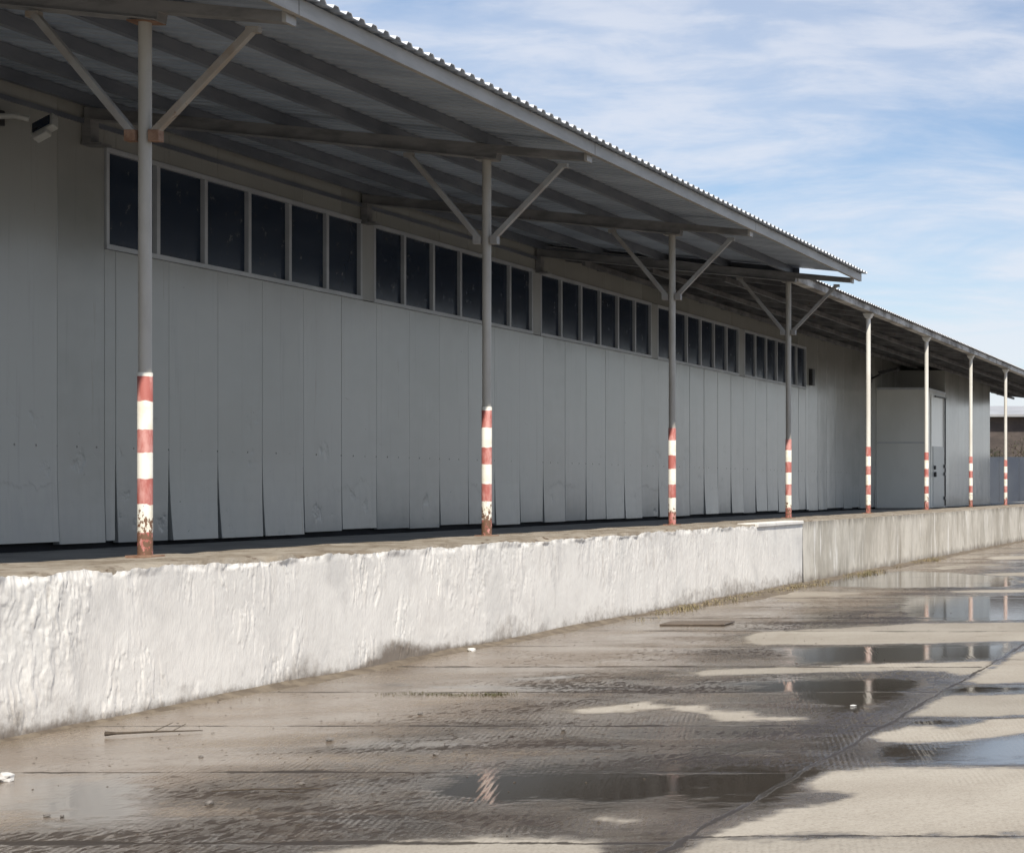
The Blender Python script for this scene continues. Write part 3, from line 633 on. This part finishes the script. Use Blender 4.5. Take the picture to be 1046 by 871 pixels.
# ------------------------------------------------------------------ posts
def make_post(label, y, kind, thin=False, braces=True, rusty=False, lean=0.):
    p = empty('canopy_post', (-D_POST, y, Z_DOCK), label, 'post', 'striped posts along the dock edge')
    top = 5.163 - Z_DOCK
    zs = 1.425 if thin else 1.385
    b = MB(); b.tube([(0, 0, -.03), (0, 0, zs - .004), (0, 0, zs)], [.0525, .0525, .05], 28); b.build('striped_foot', M['stripes_thin' if thin else 'stripes'], p, True, local=True)
    if braces:
        b = MB(); b.tube([(0, 0, zs - .06), (0, 0, top - .012)], [.046, .046], 28); b.build('shaft', M['post_grey'], p, True, local=True)
        b = MB(); b.box(-.11, .11, -.055, .085, top - .012, top + .0); b.build('cap_plate', M['rust' if rusty else 'brace_grey'], p, local=True)
        m = M['brace_rusty' if rusty else 'brace_grey']
        for s in (1, -1):
            zt = 5.165 + (.082 * -.85 if s > 0 else .099 * .85) - .012 - Z_DOCK
            if s > 0: zt += .035
            b = MB(); b.bar((s * .075, -.02, 3.27), (s * .84, -.02, zt - .03), .055, .055); br = b.build('brace', m if s > 0 else M['brace_grey'], p, bevel=.004, local=True)
            b = MB(); b.box(min(s * .80, s * .90), max(s * .80, s * .90), -.045, .012, zt - .05, zt - .004); b.build('gusset', m, br)
            b = MB(); b.box(min(s * .05, s * .135), max(s * .05, s * .135), -.052, .022, 3.21, 3.30); b.build('clamp', M['rust'] if rusty else m, br, bevel=.006)
    else:
        t2 = zd2(8.9) - .145 - Z_DOCK
        b = MB(); b.tube([(0, 0, zs - .06), (0, 0, t2 - .09), (0, 0, t2 - .06)], [.048, .048, .05], 24); b.build('shaft', M['post_white'], p, True, local=True)
        b = MB(); b.prism([(-.055, t2 - .10), (.055, t2 - .10), (.095, t2 - .03), (.105, t2 - .0), (-.105, t2 - .0), (-.09, t2 - .03)], -.085, .085); b.build('cap_plate', M['post_white'], p, bevel=.008, local=True)
    b = MB(); b.box(-.10, .10, -.09, .09, -.02, .012); b.build('base_plate', M['rust'], p, bevel=.003, local=True)
    return p
make_post('nearest striped post, grey above, with rusty brace clamps, before the leftmost window', POST_Y[0], 0, True, True, True)
make_post('braced grey post with striped foot before the second group of windows', POST_Y[1], 0, True)
make_post('braced grey post with striped foot in the middle, third from the floodlight', POST_Y[2], 0)
make_post('thin braced grey post under the far end of the higher canopy', POST_Y[3], 0)
make_post('white unbraced striped post nearest to the grey braced posts', POST_Y[4], 1, braces=False)
make_post('white unbraced striped post just left of the lobby door', POST_Y[5], 1, braces=False)
make_post('white unbraced striped post right of the door, before plain lobby wall', POST_Y[6], 1, braces=False)
make_post('farthest white unbraced striped post, before the blue fence', POST_Y[7], 1, braces=False)

# ------------------------------------------------------------------ beyond the warehouse
fe = empty('metal_fence', (-14, 92, .5), 'blue-grey sheet metal fence closing the far end of the dock', 'fence')
b = MB()
x = -24.
while x < -7.9: b.box(x, x + .985, 92., 92.04, .6, 3.1); x += 1.
b.build('sheet_panel', M['fence_blue'], fe)
b = MB(); b.box(-24, -7.9, 92.05, 92.12, 2.9, 2.98); b.box(-24, -7.9, 92.05, 92.12, .9, .98); b.build('rail', M['dark_metal'], fe)
sh = empty('brick_building', (-20, 116, 0), 'low brown brick building with pale roof beyond the blue fence', 'building')
b = MB(); b.box(-32, -13, 112, 122, 0, 5.9); b.build('wall', M['brick_far'], sh)
b = MB(); b.prism([(-32.4, 5.88), (-12.6, 5.88), (-12.6, 6.02), (-32.4, 6.02)], 111.4, 122.5); b.v = [(x, y, z + (.09 * (y - 111.4))) for x, y, z in b.v]; b.build('roof', M['roof_pale'], sh)

def make_tree(label, x, y, h, r, seed):
    t = empty('bare_tree', (x, y, 0), label, 'tree', None); rnd = random.Random(seed)
    b = MB(); tips = []
    def limb(p, d, l, rad, lev):
        pts = [p]; q = p
        for k in range(4):
            d = (d + Vector((rnd.gauss(0, .14), rnd.gauss(0, .14), rnd.gauss(.03, .06)))).normalized(); q = q + d * l / 4; pts.append(q)
        b.tube(pts, [rad * (1 - .16 * i) for i in range(5)], 6 if lev else 9)
        if lev < 4:
            for k in range(4 if lev else 6):
                i = rnd.randint(1, 4); ax = Vector((rnd.gauss(0, 1), rnd.gauss(0, 1), rnd.gauss(.45, .4))).normalized()
                limb(pts[i], (d * .6 + ax * .9).normalized(), l * rnd.uniform(.5, .72), rad * .5, lev + 1)
        else: tips.append(q)
    limb(Vector((x, y, 0)), Vector((0, 0, 1)), h * .45, r, 0)
    b.build('trunk', M['bark'], t, True)
    c = MB()
    for q in tips:
        for k in range(3):
            o = q + Vector((rnd.gauss(0, .22), rnd.gauss(0, .22), rnd.gauss(0, .18))); s = rnd.uniform(.04, .09)
            a = Vector((rnd.gauss(0, 1), rnd.gauss(0, 1), rnd.gauss(0, 1))).normalized(); e = a.orthogonal().normalized()
            c.add([o - a * s, o + e * s * .5, o + a * s, o - e * s * .5], [(0, 1, 2, 3)])
    c.build('crown', M['leaf_dull'], t)
make_tree('small dark tree beyond the blue fence at the warehouse corner', -16.05, 98, 5.2, .16, 4)
make_tree('bare brown tree standing beyond the blue fence, right of the dark one', -16.0, 104, 5.4, .15, 8)

# ------------------------------------------------------------------ litter, dirt and weeds on the yard
def make_dirt():
    ys = np.concatenate([np.arange(9, 26, .05), np.arange(26, 60, .15)]); us = np.linspace(0, 1, 14)
    Y, U = np.meshgrid(ys, us, indexing='ij')
    w = .06 + .34 * fbm(Y * .5, 0 * Y, 201, 4) * sstep(9, 16, Y) + .5 * np.exp(-((Y - 27) / 3.) ** 2) + .3 * np.exp(-((Y - 38) / 4) ** 2)
    X = -D_FACE - .03 + U * w
    Z = -.012 + (1 - U) ** 1.3 * (.022 + .05 * fbm(Y * 1.4, U * 3, 203, 4) * sstep(8, 18, Y)) + (fbm(Y * 5, U * 9, 204, 4, .65) - .45) * .010
    tag(grid_mesh('dirt', np.stack([X, Y, Z], -1), M['dirt'], None, None, True), None, None, None, 'stuff')
make_dirt()
def tuft(b, x, y, n, h, spread, rnd):
    for k in range(n):
        p = Vector((x + rnd.gauss(0, spread), y + rnd.gauss(0, spread * 1.6), 0)); a = rnd.uniform(0, 2 * PI); l = h * rnd.uniform(.5, 1.2)
        d = Vector((math.cos(a), math.sin(a), 0)); w = Vector((-d.y, d.x, 0)) * .004
        m = p + d * l * .3 + Vector((0, 0, l * .6)); e = p + d * l * .9 + Vector((0, 0, l * rnd.uniform(.4, .9)))
        b.add([p - w, p + w, m + w * .7, m - w * .7, e], [(0, 1, 2, 3), (3, 2, 4)])
rnd = random.Random(12); b = MB()
for k in range(230):
    y = rnd.choice([23.3, 25.2, 27.2, 28.6, 33., 38.5]) + rnd.gauss(0, .7); tuft(b, -7.92 + abs(rnd.gauss(.08, .14)), y, 12, rnd.uniform(.03, .08), .06, rnd)
tag(b.build('dry_grass', M['dry_grass']), None, None, None, 'stuff')
b = MB()
for k in range(60): tuft(b, -6.5 + rnd.gauss(0, .22), 13.74 + rnd.gauss(0, .04), 7, .007, .035, rnd)
tag(b.build('weed_plant', M['weed_green']), 'low green weeds growing in a slab joint near the dock', 'weed')
b = MB()
for k in range(50): tuft(b, -6.05 + rnd.gauss(0, .10), 13.70 + rnd.gauss(0, .04), 7, .010, .035, rnd)
tag(b.build('weed_plant', M['weed_green']), 'smaller dark weed tuft in the slab joint, just right of the green weeds', 'weed')

b = MB(); b.box(-.36, .36, -.24, .24, -.005, .016); o = b.build('drain_cover', M['wood_wet'], bevel=.008); o.location = (-6.81, 20.75, .008); o.rotation_euler = (0, 0, .06)
tag(o, 'flat brown cover plate lying on the wet yard near the dock', 'cover plate')
b = MB(); b.tube([(-7.42, 11.37, .02), (-7.36, 11.39, .02), (-7.18, 11.5, .016), (-6.95, 11.6, .01)], [.016, .008, .006, .003], 7); b.tube([(-7.2, 11.49, .015), (-7.14, 11.6, .06)], [.003, .002], 6); b.tube([(-7.1, 11.53, .015), (-7.07, 11.62, .05)], [.003, .002], 6)
tag(b.build('twig', M['twig'], None, True), 'dark forked twig lying by the left foot of the white dock', 'twig')
b = MB(); b.tube([(-5.50, 9.26, .012), (-5.3, 9.28, .02), (-5.0, 9.35, .012)], [.003, .004, .002], 6); b.tube([(-5.16, 9.26, .012), (-5.0, 9.2, .015)], [.004, .002], 6)
tag(b.build('twig', M['twig'], None, True), 'thin dark twig out on the wet slabs, away from the dock', 'twig')
def crumple(name, x, y, s, mat, label, cat, seed, flat=.5, group=None):
    bm = bmesh.new(); bmesh.ops.create_icosphere(bm, subdivisions=2, radius=1); r = random.Random(seed)
    for v in bm.verts: v.co *= r.uniform(.75, 1.15); v.co.z *= flat
    me = bpy.data.meshes.new(name); bm.to_mesh(me); bm.free(); me.materials.append(mat); me.polygons.foreach_set('use_smooth', [False] * len(me.polygons))
    o = bpy.data.objects.new(name, me); COL.objects.link(o); o.location = (x, y, s * flat * .6); o.scale = (s, s * r.uniform(.7, 1.1), s); o.rotation_euler = (0, 0, r.uniform(0, 6))
    return tag(o, label, cat, group)
crumple('paper_scrap', -6.83, 9.66, .06, M['paper'], 'crumpled white paper at the left edge of the wet yard', 'litter', 1)
crumple('paper_scrap', -7.82, 17.3, .045, M['paper'], 'tiny white scrap at the foot of the dark-stained white wall', 'litter', 2)
crumple('paper_scrap', -3.15, 12.97, .026, M['paper'], 'white scrap lying in the dark puddle by the long slab joint', 'litter', 3, .3)
rnd = random.Random(5)
stones = [(-5.33, 8.95, .028), (-5.9, 8.62, .02), (-5.82, 8.61, .018), (-5.93, 11.2, .035), (-5.2, 9.55, .02), (-6.3, 10.5, .02), (-5.0, 10.6, .022), (-4.7, 11.7, .022), (-6.0, 12.5, .03), (-5.4, 14.6, .035), (-5.2, 15.6, .04), (-4.3, 8.35, .02), (-6.6, 13.0, .028), (-4.1, 14.2, .03)]
for k, (x, y, s) in enumerate(stones[:9]):
    s *= .7
    crumple('stone', x, y, s, M['pebble'], 'small dark stone lying loose on the wet concrete slabs', 'stone', 20 + k, .6, 'loose stones on the yard')
b = MB()
for k in range(640):                                  # crumbs of grit and leaf litter
    y = 8 + 16 * rnd.random() ** 1.6; x = rnd.uniform(-7.6, -3.4) if k % 3 else rnd.gauss(-5.4, .8)
    if k > 420: x = -7.92 + abs(rnd.gauss(0, .16)); y = rnd.uniform(11.3, 26)
    elif x < -7.75 or (x < -5.2 and y < 10.1 and k % 4) or (13.9 < y < 16): continue
    s = rnd.uniform(.003, .009); a = rnd.uniform(0, PI); c, q = math.cos(a) * s, math.sin(a) * s; e = rnd.uniform(.6, 2.4)
    b.add([(x - c * e, y - q * e, .001), (x + q, y - c, .002), (x + c * e, y + q * e, .001), (x - q, y + c, .002), (x, y, s * .5 + .002)], [(0, 1, 4), (1, 2, 4), (2, 3, 4), (3, 0, 4)])
tag(b.build('grit', M['twig']), None, None, None, 'stuff')

# ------------------------------------------------------------------ sky, sun, camera
SUN = Vector((1., -1.55, 2.35)).normalized()
w = bpy.data.worlds.new('World'); scene.world = w; w.use_nodes = True
nt = w.node_tree; N = nt.nodes; L = nt.links; bg = N['Background']
sky = N.new('ShaderNodeTexSky'); sky.sky_type = 'NISHITA'; sky.sun_disc = False
sky.sun_elevation = math.asin(SUN.z); sky.sun_rotation = math.atan2(SUN.x, SUN.y); sky.air_density = 1.; sky.dust_density = .3; sky.ozone_density = 1.6
tc = N.new('ShaderNodeTexCoord'); sp = N.new('ShaderNodeSeparateXYZ'); L.new(tc.outputs['Generated'], sp.inputs[0])
def wm(op, a, b=None, clamp=False):
    n = N.new('ShaderNodeMath'); n.operation = op; n.use_clamp = clamp
    for s, v in zip(n.inputs, (a, b)):
        if v is None: continue
        if isinstance(v, bpy.types.NodeSocket): L.new(v, s)
        else: s.default_value = v
    return n.outputs[0]
zz = wm('ADD', wm('MAXIMUM', sp.outputs[2], 0.), .16)
cb = N.new('ShaderNodeCombineXYZ'); L.new(wm('DIVIDE', sp.outputs[0], zz), cb.inputs[0]); L.new(wm('DIVIDE', sp.outputs[1], zz), cb.inputs[1])
def wnoise(scale, detail, rough, dist, off=(0, 0, 0), st=(1, 1, 1)):
    mp = N.new('ShaderNodeMapping'); mp.inputs['Location'].default_value = off; mp.inputs['Scale'].default_value = st; L.new(cb.outputs[0], mp.inputs[0])
    n = N.new('ShaderNodeTexNoise'); n.inputs['Scale'].default_value = scale; n.inputs['Detail'].default_value = detail; n.inputs['Roughness'].default_value = rough; n.inputs['Distortion'].default_value = dist
    L.new(mp.outputs[0], n.inputs['Vector']); return n.outputs['Fac']
def wss(v, a, b, lo=0., hi=1.):
    n = N.new('ShaderNodeMapRange'); n.interpolation_type = 'SMOOTHSTEP'; L.new(v, n.inputs[0])
    for i, q in enumerate((a, b, lo, hi)): n.inputs[i + 1].default_value = q
    return n.outputs[0]
c1 = wss(wnoise(1.5, 7., .60, .4, (3.1, 1.7, 0), (1., 1.35, 1)), .30, .60)
c2 = wss(wnoise(5., 6., .60, .3, (1, 5, 0), (1., 1.6, 1)), .32, .66, .50, 1.)
low = wss(sp.outputs[2], .0, .20, .55, .0)
cl = wm('ADD', wm('MULTIPLY', c1, c2), low, True)
mx = N.new('ShaderNodeMix'); mx.data_type = 'RGBA'; L.new(wm('MULTIPLY', cl, .72), mx.inputs[0]); tint = N.new('ShaderNodeMix'); tint.data_type = 'RGBA'; tint.blend_type = 'MULTIPLY'; tint.inputs[0].default_value = 1; tint.inputs[7].default_value = (.95, .98, 1.05, 1); L.new(sky.outputs[0], tint.inputs[6]); L.new(tint.outputs[2], mx.inputs[6]); mx.inputs[7].default_value = (7.0, 7.2, 7.8, 1)
L.new(mx.outputs[2], bg.inputs[0]); bg.inputs[1].default_value = .10

sl = bpy.data.lights.new('sun', 'SUN'); sl.energy = 4.6; sl.angle = math.radians(.53); sl.color = (1., .93, .82)
so = bpy.data.objects.new('sun', sl); COL.objects.link(so); so.location = SUN * 60; so.rotation_euler = SUN.to_track_quat('Z', 'Y').to_euler()

cam = bpy.data.cameras.new('camera'); co = bpy.data.objects.new('camera', cam); COL.objects.link(co)
co.location = (0, 0, EYE); co.rotation_euler = (PI / 2, 0, 0)
cam.sensor_width = 36; cam.lens = 36 * 1866 / 1046; cam.shift_x = -(1325 - 523) / 1046; cam.shift_y = (498 - 435.5) / 1046
cam.clip_start = .1; cam.clip_end = 6000; scene.camera = co
scene.render.engine = 'CYCLES'
scene.cycles.use_denoising = True; scene.cycles.use_adaptive_sampling = True; scene.cycles.adaptive_threshold = .02; scene.cycles.max_bounces = 8; scene.cycles.sample_clamp_indirect = 8
scene.view_settings.view_transform = 'Standard'; scene.view_settings.look = 'None'; scene.view_settings.gamma = 1; scene.view_settings.use_curve_mapping = False
scene.view_settings.exposure = .24
scene.render.resolution_x = 1024; scene.render.resolution_y = 852
